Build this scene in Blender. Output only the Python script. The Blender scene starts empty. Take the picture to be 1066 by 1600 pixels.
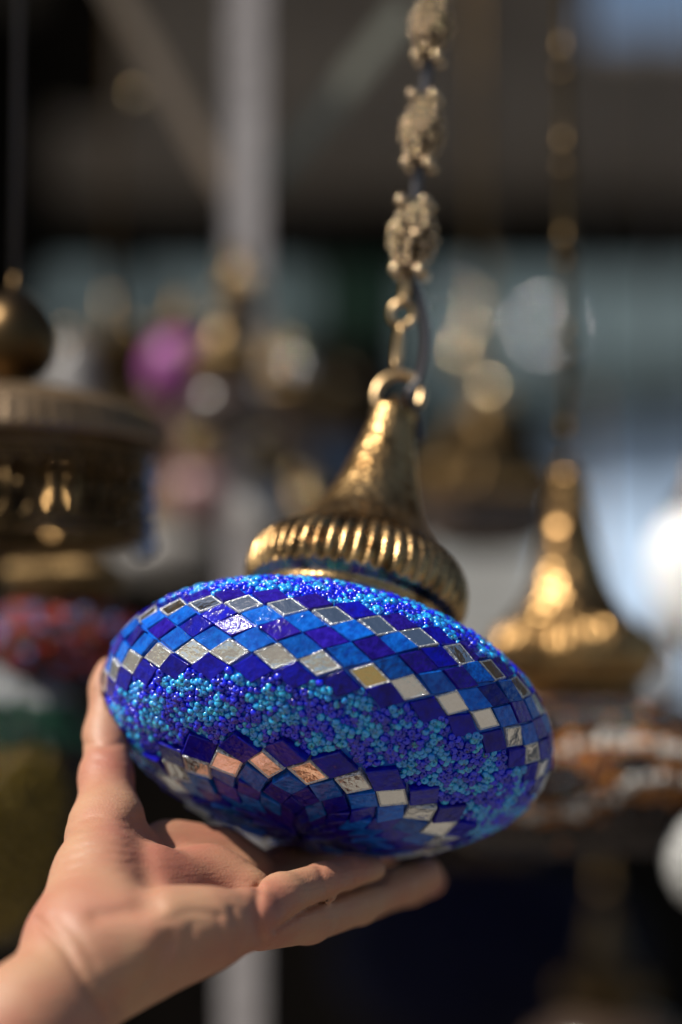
import bpy, math, random
import numpy as np
from mathutils import Vector, Matrix, Quaternion

random.seed(7)
RNG = np.random.default_rng(11)
PI = math.pi
sc = bpy.context.scene
COL = sc.collection

# ------------------------------------------------------------------ camera, world, sun
PITCH = math.radians(6.0)
CAM = np.array([0.0, 0.0, 1.5])
FWD = np.array([0.0, math.cos(PITCH), math.sin(PITCH)])
UPV = np.array([0.0, -math.sin(PITCH), math.cos(PITCH)])
RGT = np.array([1.0, 0.0, 0.0])
K = 36.0 / 85.0 / 1600.0                      # metres per photo pixel per metre of depth

cd = bpy.data.cameras.new('camera'); cam = bpy.data.objects.new('camera', cd); COL.objects.link(cam)
cam.location = CAM; cam.rotation_euler = (PI / 2 + PITCH, 0, 0)
cd.sensor_fit = 'VERTICAL'; cd.sensor_height = 36.0; cd.sensor_width = 24.0; cd.lens = 85.0
cd.clip_start = 0.02; cd.clip_end = 400.0
cd.dof.use_dof = True; cd.dof.focus_distance = 0.945; cd.dof.aperture_fstop = 2.0
cd.dof.aperture_blades = 0
sc.camera = cam

SUN_EL, SUN_AZ = math.radians(49), math.radians(68)      # azimuth: left of straight behind the camera
SUN_DIR = Vector((-math.sin(SUN_AZ) * math.cos(SUN_EL), -math.cos(SUN_AZ) * math.cos(SUN_EL), math.sin(SUN_EL)))
w = bpy.data.worlds.new('World'); sc.world = w; w.use_nodes = True
nt = w.node_tree; nt.nodes.clear()
sky = nt.nodes.new('ShaderNodeTexSky'); sky.sky_type = 'NISHITA'; sky.sun_disc = False
sky.sun_elevation = SUN_EL; sky.sun_rotation = PI + SUN_AZ
sky.dust_density = 1.6
bg = nt.nodes.new('ShaderNodeBackground'); bg.inputs['Strength'].default_value = 0.07
wo = nt.nodes.new('ShaderNodeOutputWorld')
nt.links.new(sky.outputs[0], bg.inputs[0]); nt.links.new(bg.outputs[0], wo.inputs[0])
sl = bpy.data.lights.new('sun', 'SUN'); sun = bpy.data.objects.new('sun', sl); COL.objects.link(sun)
sl.energy = 5.0; sl.angle = math.radians(0.53); sl.color = (1.0, 0.94, 0.85)
sun.rotation_euler = SUN_DIR.to_track_quat('Z', 'Y').to_euler()
vs = sc.view_settings
vs.view_transform = 'Standard'; vs.look = 'None'; vs.gamma = 1.0; vs.exposure = 0.25; vs.use_curve_mapping = False
cy = sc.cycles
cy.use_denoising = True
try: cy.denoiser = 'OPENIMAGEDENOISE'
except Exception: pass
cy.max_bounces = 10; cy.transmission_bounces = 8; cy.glossy_bounces = 6; cy.diffuse_bounces = 3
cy.caustics_reflective = False; cy.caustics_refractive = False
cy.sample_clamp_indirect = 6.0


def at(px, py, d):
    return CAM + d * (FWD + (px - 533.0) * K * RGT + (800.0 - py) * K * UPV)


# ------------------------------------------------------------------ mesh helpers
class MB:
    def __init__(s): s.v = []; s.f = []; s.m = []; s.n = 0

    def add(s, verts, faces, mat=0):
        verts = [tuple(map(float, p)) for p in verts]
        s.v += verts
        s.f += [tuple(i + s.n for i in f) for f in faces]
        s.m += [mat] * len(faces) if isinstance(mat, int) else list(mat)
        s.n += len(verts)

    def box(s, lo, hi, mat=0):
        x0, y0, z0 = lo; x1, y1, z1 = hi
        s.add([(x0, y0, z0), (x1, y0, z0), (x1, y1, z0), (x0, y1, z0), (x0, y0, z1), (x1, y0, z1), (x1, y1, z1), (x0, y1, z1)],
              [(0, 3, 2, 1), (4, 5, 6, 7), (0, 1, 5, 4), (1, 2, 6, 5), (2, 3, 7, 6), (3, 0, 4, 7)], mat)

    def bar(s, a, b, wx, wy, mat=0):                       # rectangular bar from a to b
        a = Vector(a); b = Vector(b); d = (b - a).normalized()
        h = Vector((0, 1, 0)) if abs(d.y) < 0.9 else Vector((1, 0, 0))
        u = d.cross(h).normalized(); v = d.cross(u).normalized()
        pts = [p + u * (sx * wx / 2) + v * (sy * wy / 2) for p in (a, b) for sx, sy in ((-1, -1), (1, -1), (1, 1), (-1, 1))]
        s.add(pts, [(0, 3, 2, 1), (4, 5, 6, 7), (0, 1, 5, 4), (1, 2, 6, 5), (2, 3, 7, 6), (3, 0, 4, 7)], mat)

    def lathe(s, prof, n=48, ribs=None, mat=0, c=(0, 0, 0), close=False):
        # prof: (r, z); ribs: function (r, z, phi) -> r
        v = []; f = []
        for (r, z) in prof:
            for k in range(n):
                ph = 2 * PI * k / n
                rr = ribs(r, z, ph) if ribs else r
                v.append((c[0] + rr * math.cos(ph), c[1] + rr * math.sin(ph), c[2] + z))
        for j in range(len(prof) - 1):
            for k in range(n):
                k2 = (k + 1) % n
                f.append((j * n + k, j * n + k2, (j + 1) * n + k2, (j + 1) * n + k))
        s.add(v, f, mat)

    def tube(s, pts, r, n=8, mat=0, closed=False):
        P = [Vector(p) for p in pts]; m = len(P)
        R = r if isinstance(r, (list, tuple)) else [r] * m
        v = []; f = []
        t0 = (P[1] - P[0]).normalized()
        u = t0.orthogonal().normalized()
        for i in range(m):
            a = P[(i - 1) % m] if (closed or i > 0) else P[i]
            b = P[(i + 1) % m] if (closed or i < m - 1) else P[i]
            t = (b - a).normalized()
            u = (u - t * u.dot(t)).normalized(); q = t.cross(u)
            for k in range(n):
                an = 2 * PI * k / n
                v.append(P[i] + (u * math.cos(an) + q * math.sin(an)) * R[i])
        for i in range(m if closed else m - 1):
            i2 = (i + 1) % m
            for k in range(n):
                k2 = (k + 1) % n
                f.append((i * n + k, i * n + k2, i2 * n + k2, i2 * n + k))
        if not closed:
            f.append(tuple(range(n - 1, -1, -1))); f.append(tuple((m - 1) * n + k for k in range(n)))
        s.add(v, f, mat)

    def sphere(s, c, r, n=12, m=8, mat=0, sq=(1, 1, 1)):
        v = []; f = []
        for j in range(m + 1):
            th = PI * (j + 0.02 if j == 0 else j - 0.02 if j == m else j) / m
            for k in range(n):
                ph = 2 * PI * k / n
                v.append((c[0] + r * sq[0] * math.sin(th) * math.cos(ph), c[1] + r * sq[1] * math.sin(th) * math.sin(ph), c[2] + r * sq[2] * math.cos(th)))
        for j in range(m):
            for k in range(n):
                k2 = (k + 1) % n
                f.append((j * n + k, (j + 1) * n + k, (j + 1) * n + k2, j * n + k2))
        f.append(tuple(range(n))); f.append(tuple(m * n + k for k in range(n - 1, -1, -1)))
        s.add(v, f, mat)

    def torus(s, c, R, r, axis=(0, 0, 1), n=24, m=8, mat=0, sx=1.0):
        ax = Vector(axis).normalized(); u = ax.orthogonal().normalized(); q = ax.cross(u)
        s.tube([Vector(c) + (u * math.cos(2 * PI * k / n) * sx + q * math.sin(2 * PI * k / n)) * R for k in range(n)], r, m, mat, True)

    def build(s, name, mats, parent=None, smooth=True):
        me = bpy.data.meshes.new(name); me.from_pydata(s.v, [], s.f)
        return finish(me, name, mats, parent, smooth, s.m)


def finish(me, name, mats, parent=None, smooth=True, mi=None):
    mats = mats if isinstance(mats, (list, tuple)) else [mats]
    for m in mats: me.materials.append(m)
    if mi is not None and len(mats) > 1: me.polygons.foreach_set('material_index', np.array(mi, dtype=np.int32))
    me.polygons.foreach_set('use_smooth', np.full(len(me.polygons), bool(smooth)))
    me.update()
    o = bpy.data.objects.new(name, me); COL.objects.link(o)
    if parent: o.parent = parent
    return o


def arrays(name, V, F, MI, mats, parent=None, smooth=True):       # quads only, numpy arrays
    me = bpy.data.meshes.new(name)
    me.vertices.add(len(V)); me.vertices.foreach_set('co', V.astype(np.float32).ravel())
    nq = F.shape[1]
    me.loops.add(F.size); me.loops.foreach_set('vertex_index', F.astype(np.int32).ravel())
    me.polygons.add(len(F))
    me.polygons.foreach_set('loop_start', np.arange(0, F.size, nq, dtype=np.int32))
    me.polygons.foreach_set('loop_total', np.full(len(F), nq, dtype=np.int32))
    me.update(calc_edges=True)
    return finish(me, name, mats, parent, smooth, MI)


def tag(o, label=None, cat=None, group=None, kind=None):
    if label: o['label'] = label
    if cat: o['category'] = cat
    if group: o['group'] = group
    if kind: o['kind'] = kind
    return o


def thing(name, loc, label, cat, group=None, rot=None):
    o = bpy.data.objects.new(name, None); COL.objects.link(o); o.empty_display_size = 0.02
    M = rot.to_4x4() if rot is not None else Matrix.Identity(4)
    M.translation = Vector(loc); o.matrix_world = M
    return tag(o, label, cat, group)


# ------------------------------------------------------------------ materials
def mat(name, col, rough=0.5, metal=0.0, bump=None, vary=None, trans=0.0, sss=0.0, coat=0.0, island=0.0, ior=1.45, rvar=None, spec=None):
    m = bpy.data.materials.new(name); m.use_nodes = True
    t = m.node_tree; b = t.nodes['Principled BSDF']; L = t.links.new
    b.inputs['Base Color'].default_value = (*col, 1); b.inputs['Roughness'].default_value = rough
    b.inputs['Metallic'].default_value = metal; b.inputs['Transmission Weight'].default_value = trans
    b.inputs['IOR'].default_value = ior; b.inputs['Coat Weight'].default_value = coat; b.inputs['Coat Roughness'].default_value = 0.06
    if spec is not None: b.inputs['Specular IOR Level'].default_value = spec
    if sss:
        b.inputs['Subsurface Weight'].default_value = sss; b.inputs['Subsurface Radius'].default_value = (1.0, 0.35, 0.2)
        b.inputs['Subsurface Scale'].default_value = 0.006
    tc = t.nodes.new('ShaderNodeTexCoord')
    src = None
    if vary:                                              # (scale, second colour, contrast lo, hi)
        n = t.nodes.new('ShaderNodeTexNoise'); n.inputs['Scale'].default_value = vary[0]; n.inputs['Detail'].default_value = 5
        L(tc.outputs['Object'], n.inputs['Vector'])
        r = t.nodes.new('ShaderNodeMapRange'); r.inputs[1].default_value = vary[2]; r.inputs[2].default_value = vary[3]
        L(n.outputs[0], r.inputs[0])
        mx = t.nodes.new('ShaderNodeMix'); mx.data_type = 'RGBA'
        mx.inputs[6].default_value = (*col, 1); mx.inputs[7].default_value = (*vary[1], 1)
        L(r.outputs[0], mx.inputs[0]); src = mx.outputs[2]
    if island:
        g = t.nodes.new('ShaderNodeNewGeometry')
        r = t.nodes.new('ShaderNodeMapRange'); r.inputs[3].default_value = 1 - island; r.inputs[4].default_value = 1 + island
        L(g.outputs['Random Per Island'], r.inputs[0])
        hs = t.nodes.new('ShaderNodeHueSaturation'); hs.inputs['Color'].default_value = (*col, 1)
        if src: L(src, hs.inputs['Color'])
        L(r.outputs[0], hs.inputs['Value']); src = hs.outputs[0]
    if src: L(src, b.inputs['Base Color'])
    if rvar:
        n = t.nodes.new('ShaderNodeTexNoise'); n.inputs['Scale'].default_value = rvar[0]; n.inputs['Detail'].default_value = 4
        L(tc.outputs['Object'], n.inputs['Vector'])
        r = t.nodes.new('ShaderNodeMapRange'); r.inputs[1].default_value = 0.3; r.inputs[2].default_value = 0.7
        r.inputs[3].default_value = rvar[1]; r.inputs[4].default_value = rvar[2]
        L(n.outputs[0], r.inputs[0]); L(r.outputs[0], b.inputs['Roughness'])
    if bump:                                              # list of (kind, scale, distance)
        last = None
        for kind, s, d in bump:
            if kind == 'voronoi':
                n = t.nodes.new('ShaderNodeTexVoronoi'); n.inputs['Scale'].default_value = s; o = n.outputs['Distance']
            else:
                n = t.nodes.new('ShaderNodeTexNoise'); n.inputs['Scale'].default_value = s; n.inputs['Detail'].default_value = 4; o = n.outputs[0]
            L(tc.outputs['Object'], n.inputs['Vector'])
            bp = t.nodes.new('ShaderNodeBump'); bp.inputs['Strength'].default_value = 1.0; bp.inputs['Distance'].default_value = d
            L(o, bp.inputs['Height'])
            if last: L(last, bp.inputs['Normal'])
            last = bp.outputs[0]
        L(last, b.inputs['Normal'])
        if coat: L(last, b.inputs['Coat Normal'])
    return m


M = {}
M['brass'] = mat('aged_brass', (0.46, 0.29, 0.125), 0.25, 1.0, bump=[('noise', 420, 0.0005)], vary=(85, (0.13, 0.07, 0.027), 0.44, 0.66), rvar=(120, 0.17, 0.36))
M['brass_hammered'] = mat('hammered_brass', (0.48, 0.30, 0.125), 0.31, 1.0, bump=[('voronoi', 300, 0.0006)], vary=(85, (0.17, 0.095, 0.035), 0.44, 0.68))
M['brass_dark'] = mat('tarnished_brass', (0.15, 0.096, 0.042), 0.36, 1.0, bump=[('noise', 120, 0.001)], vary=(30, (0.05, 0.032, 0.014), 0.4, 0.65))
M['nickel'] = mat('worn_silvered_brass', (0.46, 0.35, 0.23), 0.17, 1.0, vary=(90, (0.20, 0.14, 0.08), 0.4, 0.7))
M['brass_far'] = mat('darker_bronze', (0.36, 0.215, 0.085), 0.30, 1.0, bump=[('voronoi', 160, 0.0016)], vary=(45, (0.15, 0.085, 0.035), 0.42, 0.66))
M['granule'] = mat('bright_glint_granule', (0.66, 0.49, 0.30), 0.15, 1.0)  # coloured lighter than the wire so the glints come out bright
M['wire'] = mat('dark_filigree_wire', (0.13, 0.092, 0.055), 0.27, 1.0, bump=[('voronoi', 420, 0.0016)])
M['link'] = mat('dull_bronze_link', (0.50, 0.35, 0.19), 0.3, 1.0, vary=(90, (0.26, 0.17, 0.08), 0.4, 0.7))
M['ball'] = mat('polished_brass_ball', (0.62, 0.48, 0.28), 0.16, 1.0)
M['cord'] = mat('grey_flex', (0.045, 0.042, 0.046), 0.35)
M['azure'] = mat('azure_glass', (0.004, 0.12, 0.56), 0.10, bump=[('noise', 420, 0.0005), ('noise', 130, 0.0011)], vary=(330, (0.003, 0.05, 0.34), 0.38, 0.68), island=0.35, spec=0.38)
M['indigo'] = mat('indigo_glass', (0.004, 0.005, 0.33), 0.10, bump=[('noise', 380, 0.0005), ('noise', 120, 0.0009)], vary=(260, (0.006, 0.002, 0.17), 0.4, 0.7), island=0.3, spec=0.38)
M['purple'] = mat('violet_glass', (0.022, 0.009, 0.31), 0.10, bump=[('noise', 420, 0.0006), ('noise', 120, 0.0009)], vary=(330, (0.012, 0.003, 0.18), 0.36, 0.66), island=0.3, spec=0.38)
M['mirror'] = mat('silver_mirror', (0.84, 0.83, 0.80), 0.07, 1.0, bump=[('noise', 520, 0.0002), ('noise', 90, 0.0016)], rvar=(300, 0.03, 0.16))
M['mirror_reflect_gold'] = mat('gold_reflection_mirror', (0.80, 0.60, 0.26), 0.1, 1.0, bump=[('noise', 500, 0.0003)])  # gold reflection tinted into one silver mirror tile
M['mirror_edge'] = mat('clear_cut_edge', (0.58, 0.60, 0.62), 0.2, 0.45, bump=[('noise', 600, 0.0016)])
M['grout'] = mat('blue_glass_shell', (0.006, 0.12, 0.62), 0.16, bump=[('noise', 300, 0.0009)], vary=(60, (0.008, 0.05, 0.45), 0.45, 0.65))
M['bead_turq'] = mat('turquoise_bead_glass', (0.014, 0.33, 0.95), 0.12, sss=1.0, coat=1.0, island=0.35, trans=0.0, ior=1.5, spec=0.2)
M['bead_blue'] = mat('cobalt_bead_glass', (0.002, 0.012, 0.68), 0.12, sss=1.0, coat=0.9, island=0.45, trans=0.0, ior=1.5, spec=0.2)
for k_ in ('bead_turq', 'bead_blue'):
    p_ = M[k_].node_tree.nodes['Principled BSDF']; p_.inputs['Subsurface Radius'].default_value = (0.3, 0.8, 1.0); p_.inputs['Subsurface Scale'].default_value = 0.0022; p_.inputs['Coat Roughness'].default_value = 0.19; p_.inputs['Coat IOR'].default_value = 1.65


# ------------------------------------------------------------------ glass globes: shell, tiles, beads
def ell(a, c, ph, u, off=0.0):
    """points, normals and the two tangents of an oblate globe; ph counted from -Y, u is the latitude parameter"""
    ph = np.asarray(ph, float); u = np.asarray(u, float)
    p = np.stack([a * np.cos(u) * np.sin(ph), -a * np.cos(u) * np.cos(ph), c * np.sin(u)], -1)
    n = np.stack([np.cos(u) * np.sin(ph) / a, -np.cos(u) * np.cos(ph) / a, np.sin(u) / c], -1)
    n /= np.linalg.norm(n, axis=-1, keepdims=True)
    e = np.stack([np.cos(ph), np.sin(ph), np.zeros_like(ph)], -1)
    return p + n * off, n, e, np.cross(n, e)


def bead_coat(name, parent, a, c, u0, u1, s, rad, mats, chooser, skip=None, off=0.0, nring=14, nsec=8, hole=0.34, jit=0.2):
    us = []; u = u0
    while u < u1:
        us.append(u); u += s * 0.866 / math.sqrt((a * math.sin(u)) ** 2 + (c * math.cos(u)) ** 2)
    PH = []; UU = []
    for j, u in enumerate(us):
        n = max(6, int(round(2 * PI * a * math.cos(u) / s)))
        ph = (np.arange(n) + 0.5 * (j % 2) + RNG.random()) * 2 * PI / n + RNG.normal(0, jit * 2 * PI / n, n)
        PH.append(ph); UU.append(np.full(n, u) + RNG.normal(0, jit * s * 0.6 / c * 0.8, n))
    PH = np.concatenate(PH); UU = np.clip(np.concatenate(UU), u0 - 0.03, u1 + 0.02)
    PH = (PH + PI) % (2 * PI) - PI
    if skip is not None:
        keep = ~skip(PH, UU); PH = PH[keep]; UU = UU[keep]
    n = len(PH)
    r = rad * RNG.uniform(0.74, 1.2, n)
    p, nrm, e, t = ell(a, c, PH, UU, off)
    p = p + nrm * (r * 0.5 + RNG.uniform(0, 0.14, n) * rad)[:, None]
    ax = nrm * RNG.uniform(0.0, 1.7, n)[:, None] + RNG.normal(0, 0.75, (n, 3)); ax /= np.linalg.norm(ax, axis=1, keepdims=True)
    h = np.where(np.abs(ax[:, 2:3]) < 0.9, np.array([[0, 0, 1.0]]), np.array([[1.0, 0, 0]]))
    ex = np.cross(ax, h); ex /= np.linalg.norm(ex, axis=1, keepdims=True); ey = np.cross(ax, ex)
    A = np.arange(nring) * 2 * PI / nring; B = np.arange(nsec) * 2 * PI / nsec
    AA, BB = np.meshgrid(A, B, indexing='ij')
    R0 = 0.42 + hole * 0.28; R1 = 1 - R0
    lx = ((R0 + R1 * np.cos(BB)) * np.cos(AA)).ravel(); ly = ((R0 + R1 * np.cos(BB)) * np.sin(AA)).ravel(); lz = (R1 * 1.45 * np.sin(BB)).ravel()
    V = p[:, None, :] + r[:, None, None] * (lx[None, :, None] * ex[:, None, :] + ly[None, :, None] * ey[:, None, :] + lz[None, :, None] * ax[:, None, :])
    I = np.arange(nring * nsec).reshape(nring, nsec)
    Q = np.stack([I, np.roll(I, -1, 0), np.roll(np.roll(I, -1, 0), -1, 1), np.roll(I, -1, 1)], -1).reshape(-1, 4)
    F = (Q[None] + (np.arange(n) * nring * nsec)[:, None, None]).reshape(-1, 4)
    ch = chooser(PH, UU, n)
    o = arrays(name, V.reshape(-1, 3), F, np.repeat(ch, len(Q)), mats, parent)
    o['kind'] = 'stuff'
    return o


TILE = np.array([(1, 0), (0, 1), (-1, 0), (0, -1)], float)


def tile_set(name, parent, a, c, rows, mats, thick, tilt, special=None):
    """rows: list of (u, N, phase, hu, kind); kind 0..2 coloured glass, 3 mirror. One lozenge prism per tile."""
    V = []; F = []; MI = []; nv = 0
    for ri, (u, N, phase, hu, kind, th) in enumerate(rows):
        hph = PI * a * math.cos(u) / N
        for k in range(N):
            ph = phase + k * 2 * PI / N
            p, nrm, e, t = (x for x in ell(a, c, ph + RNG.normal(0, 0.02) * 2 * PI / N, u + RNG.normal(0, 0.004)))
            q = RNG.normal(0, tilt, 2); nn = nrm + e * q[0] + t * q[1]; nn /= np.linalg.norm(nn)
            ee = e - nn * e.dot(nn); ee /= np.linalg.norm(ee); tt = np.cross(nn, ee)
            an = RNG.normal(0, 0.035); ca, sa = math.cos(an), math.sin(an)
            ee, tt = ee * ca + tt * sa, tt * ca - ee * sa
            sc_ = RNG.uniform(0.93, 1.015, 4)
            cor = (TILE * np.array([hph, hu])) * sc_[:, None]
            T = th * RNG.uniform(0.85, 1.2)
            kd = kind
            if special: kd = special(ri, k, kind)
            if kd >= 3:
                levels = [(1.0, -0.8e-3), (1.0, T * 0.75), (0.95, T), (0.87, T * 1.0), (0.83, T * 0.9)]
            else:
                levels = [(1.0, -0.8e-3), (1.0, T * 0.86), (0.95, T)]
            base = nv
            for s_, z in levels:
                for x, y in cor * s_:
                    V.append(p + ee * x + tt * y + nn * z)
            nl = len(levels); nv += 4 * nl
            for l in range(nl - 1):
                for i in range(4):
                    j = (i + 1) % 4
                    F.append((base + 4 * l + i, base + 4 * l + j, base + 4 * l + 4 + j, base + 4 * l + 4 + i))
                    MI.append(5 if kd >= 3 else kd)
            F.append(tuple(base + 4 * (nl - 1) + i for i in range(4))); MI.append(kd)
    return arrays(name, np.array(V), np.array(F), MI, mats, parent, smooth=False)


def globe_shell(name, parent, a, c, m, off=-0.0003, n=96, mm=48):
    b = MB(); b.lathe([(max(1e-5, (a + off) * math.cos(u)), (c + off) * math.sin(u)) for u in np.linspace(-PI / 2, PI / 2, mm)], n)
    return b.build(name, m, parent)


# ------------------------------------------------------------------ brass fittings (lengths in units of s = one photo pixel of the big lamp)
def brass_cap(parent, s, m_body, m_stem, z0=0.0, n_rib=50, name='brass_cap'):
    def ribs(r, z, ph):
        zz = z / s
        if 193 < zz < 289:
            k = min(1, (zz - 193) / 8, (289 - zz) / 7)
            return r * (1 + 0.066 * max(0, k) * (abs(math.cos(ph * n_rib / 2)) ** 0.6 - 0.80))
        return r
    prof = [(60, 160), (128, 162), (142, 165), (150, 170), (152, 177), (150, 182), (153, 186), (160, 189), (166, 191.5), (169, 194), (172, 200), (174, 208), (175, 217),
            (174.5, 228), (173, 240), (169, 253), (162, 265), (153, 275), (142, 283), (132, 288.5), (127, 290.5)]
    prof = [(r, z) for r, z in prof]
    b = MB(); b.lathe([(r * s, z * s) for r, z in prof], 400 if n_rib > 30 else 300, ribs)
    cap = b.build(name, m_body, parent); cap.location.z = z0
    b = MB()
    p2 = [(131, 290.5), (128, 294), (124, 297), (120, 301), (115, 306), (110, 313), (103, 319), (94, 331), (84, 348), (75, 369), (67, 392), (59, 418), (52, 445), (46, 468), (41, 490), (37.5, 508), (36.5, 517),
          (38, 521), (38, 526), (34, 531), (26, 534), (10, 535)]
    b.lathe([(r * s, z * s) for r, z in p2], 96)
    st = b.build('stem', m_stem, cap)
    return cap


def filigree(parent, s, m, c, R, H, axis):
    """openwork bead: crossing wires, granules on the crossings, a ring of four balls at each end"""
    b = MB(); n = 7
    rf = lambda t: R * (0.30 + 0.70 * math.sin(PI * (0.06 + 0.88 * t)) ** 1.25)
    zf = lambda t: H * (t - 0.5)
    for sgn in (-1, 1):
        for k in range(n):
            b.tube([(rf(t) * math.cos(2 * PI * k / n + sgn * t * 2.4), rf(t) * math.sin(2 * PI * k / n + sgn * t * 2.4), zf(t)) for t in np.linspace(0, 1, 15)], 0.06 * R, 5)
    b.lathe([(max(0.02 * R, rf(t) * 0.93), zf(t)) for t in np.linspace(0, 1, 15)], 24)
    for t in (0.08, 0.2, 0.35, 0.5, 0.65, 0.8, 0.92):
        nn = 9 if 0.3 < t < 0.7 else 7
        for k in range(nn):
            an = 2 * PI * (k + (0.5 if t in (0.35, 0.65) else 0)) / nn
            b.sphere((rf(t) * math.cos(an), rf(t) * math.sin(an), zf(t)), 0.165 * R, 10, 8, 1)
    for e in (-1, 1):
        z = e * H * 0.54
        b.torus((0, 0, z), 0.36 * R, 0.11 * R, n=20, m=6)
        for k in range(4):
            an = PI / 2 * k + 0.5
            b.sphere((0.74 * R * math.cos(an), 0.74 * R * math.sin(an), z), 0.26 * R, 12, 10, 1)
    b.lathe([(0.2 * R, -H * 0.56), (0.24 * R, 0), (0.2 * R, H * 0.56)], 12)
    o = b.build('filigree_bead', m, parent)
    o.matrix_local = Matrix.Translation(Vector(c)) @ Vector((0, 0, 1)).rotation_difference(Vector(axis)).to_matrix().to_4x4()
    return o


# ================================================================== SETTING
gm = mat('pale_stone_paving', (0.21, 0.195, 0.17), 0.85, vary=(1.3, (0.15, 0.135, 0.12), 0.35, 0.65), bump=[('noise', 40, 0.004)])
b = MB(); b.add([(-150, -150, 0), (150, -150, 0), (150, 150, 0), (-150, 150, 0)], [(0, 1, 2, 3)])
tag(b.build('ground', gm, None, False), kind='structure')

# canopy over the stalls, on a timber post with two braces
cm = mat('grey_brown_awning_cloth', (0.25, 0.22, 0.195), 0.85, vary=(2.0, (0.16, 0.14, 0.125), 0.35, 0.65), bump=[('noise', 30, 0.004)])
can = thing('market_awning', (0, 0, 2.75), 'grey brown cloth awning stretched over the lamp stalls', 'awning')
b = MB()
yA, yH0, yH1, yB = 1.65, 3.1, 4.06, 5.3
for x0, x1, y0, y1 in ((-3.2, 0.42, yA, yB), (0.42, 3.2, yA, yH0 + 0.25), (0.42, 3.2, yH1 + 0.05, yB), (1.1, 3.2, yH0 + 0.252, yH1 + 0.048)):
    b.box((x0 + 0.001, y0, 0), (x1 - 0.001, y1, 0.02))
b.build('cloth_roof', cm, can, False)
dm = mat('black_awning_valance', (0.008, 0.009, 0.008), 0.9, spec=0.1)
b = MB(); b.box((-3.2, yB + 0.001, -0.16), (3.2, yB + 0.02, 0.02))
b.build('valance', dm, can, False)

wm = mat('weathered_painted_timber', (0.34, 0.315, 0.31), 0.7, vary=(9, (0.28, 0.255, 0.25), 0.35, 0.65), bump=[('noise', 60, 0.002)])
wb = mat('bare_brown_timber', (0.22, 0.17, 0.125), 0.75, vary=(9, (0.16, 0.125, 0.09), 0.35, 0.65))
wg = mat('pale_green_timber', (0.21, 0.21, 0.17), 0.75, vary=(9, (0.16, 0.165, 0.135), 0.35, 0.65))
pd = 1.7
pt = at(386, -160, pd); pb = at(386, 900, pd)
post = thing('timber_post', (pt[0], pt[1], 0), 'pale painted timber post with two slanting braces holding the awning', 'post')
b = MB(); b.box((-0.0135, -0.0135, 0), (0.0135, 0.0135, 2.745)); b.build('upright', wm, post, False)
loc = lambda px, py, d=pd: Vector(at(px, py, d)) - Vector((pt[0], pt[1], 0))
b = MB(); b.bar(loc(360, 310), loc(95, -165), 0.014, 0.014); b.build('brace', wb, post, False)
b = MB(); b.sphere(loc(214, 148, pd - 0.02), 0.0046, 16, 12); b.bar(loc(214, 148, pd - 0.02), loc(222, 160, pd), 0.003, 0.003); b.build('brace_glint_ball', M['ball'], post)  # polished ball added on the brace for a soft sun glint
b = MB(); b.bar(loc(415, 290), loc(640, 10), 0.014, 0.014); b.build('brace', wg, post, False)

# shop building across the lane behind the stalls
BD = 11.0
def bx(px, d=BD): return float(at(px, 800, d)[0]) * 1.17
def bz(py, d=BD): return float(at(533, py, d)[2])
BY = BD * math.cos(PITCH)
sm_teal = mat('teal_grey_render', (0.085, 0.125, 0.138), 0.8, vary=(0.9, (0.06, 0.09, 0.10), 0.35, 0.65))
sm_pale = mat('pale_blue_shutter_paint', (0.47, 0.62, 0.82), 0.7, vary=(0.8, (0.40, 0.55, 0.76), 0.35, 0.65))
sm_grey = mat('grey_shutter_paint', (0.22, 0.225, 0.22), 0.7)
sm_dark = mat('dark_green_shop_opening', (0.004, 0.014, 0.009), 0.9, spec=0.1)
sm_band = mat('dark_fascia_paint', (0.012, 0.018, 0.02), 0.9, spec=0.1)
shop = thing('shop_building', (0, BY, 0), 'teal grey shop front with pale blue shutters across the lane', 'building', None, Matrix.Rotation(math.radians(-30), 3, 'Z'))
b = MB(); b.box((-7, 0, 0), (7, 3, 4.15)); b.build('wall', sm_teal, shop, False)
b = MB(); b.box((bx(865), -0.06, 0), (bx(1500), -0.003, bz(690))); b.build('shutter', sm_pale, shop, False)
b = MB(); b.box((bx(640), -0.05, 0), (bx(860), -0.003, bz(800))); b.build('shutter', sm_grey, shop, False)
b = MB(); b.box((bx(640), -0.30, bz(686)), (bx(1500), -0.003, bz(640))); b.build('fascia', sm_band, shop, False)
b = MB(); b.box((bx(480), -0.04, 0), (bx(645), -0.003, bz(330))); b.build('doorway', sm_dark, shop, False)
b = MB(); b.box((bx(150), -0.04, bz(560)), (bx(205), -0.003, bz(330))); b.build('downpipe_recess', sm_band, shop, False)

chrome = mat('polished_steel', (0.75, 0.77, 0.8), 0.12, 1.0)
for px, py, r_ in ((865, 525, 0.09), (716, 492, 0.05)):
    IM = shop.matrix_world.inverted(); c0 = IM @ Vector(CAM); c1 = IM @ Vector(at(px, py, 10)); L_ = c0 + (c1 - c0) * ((-0.25 - c0.y) / (c1.y - c0.y))
    b = MB(); b.sphere(L_, r_, 32, 24); b.tube([L_, (L_.x, -0.003, L_.z)], 0.02, 8); b.build('wall_glint_ball', chrome, shop)  # steel balls added on the wall to give soft discs of sun glint

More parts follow.
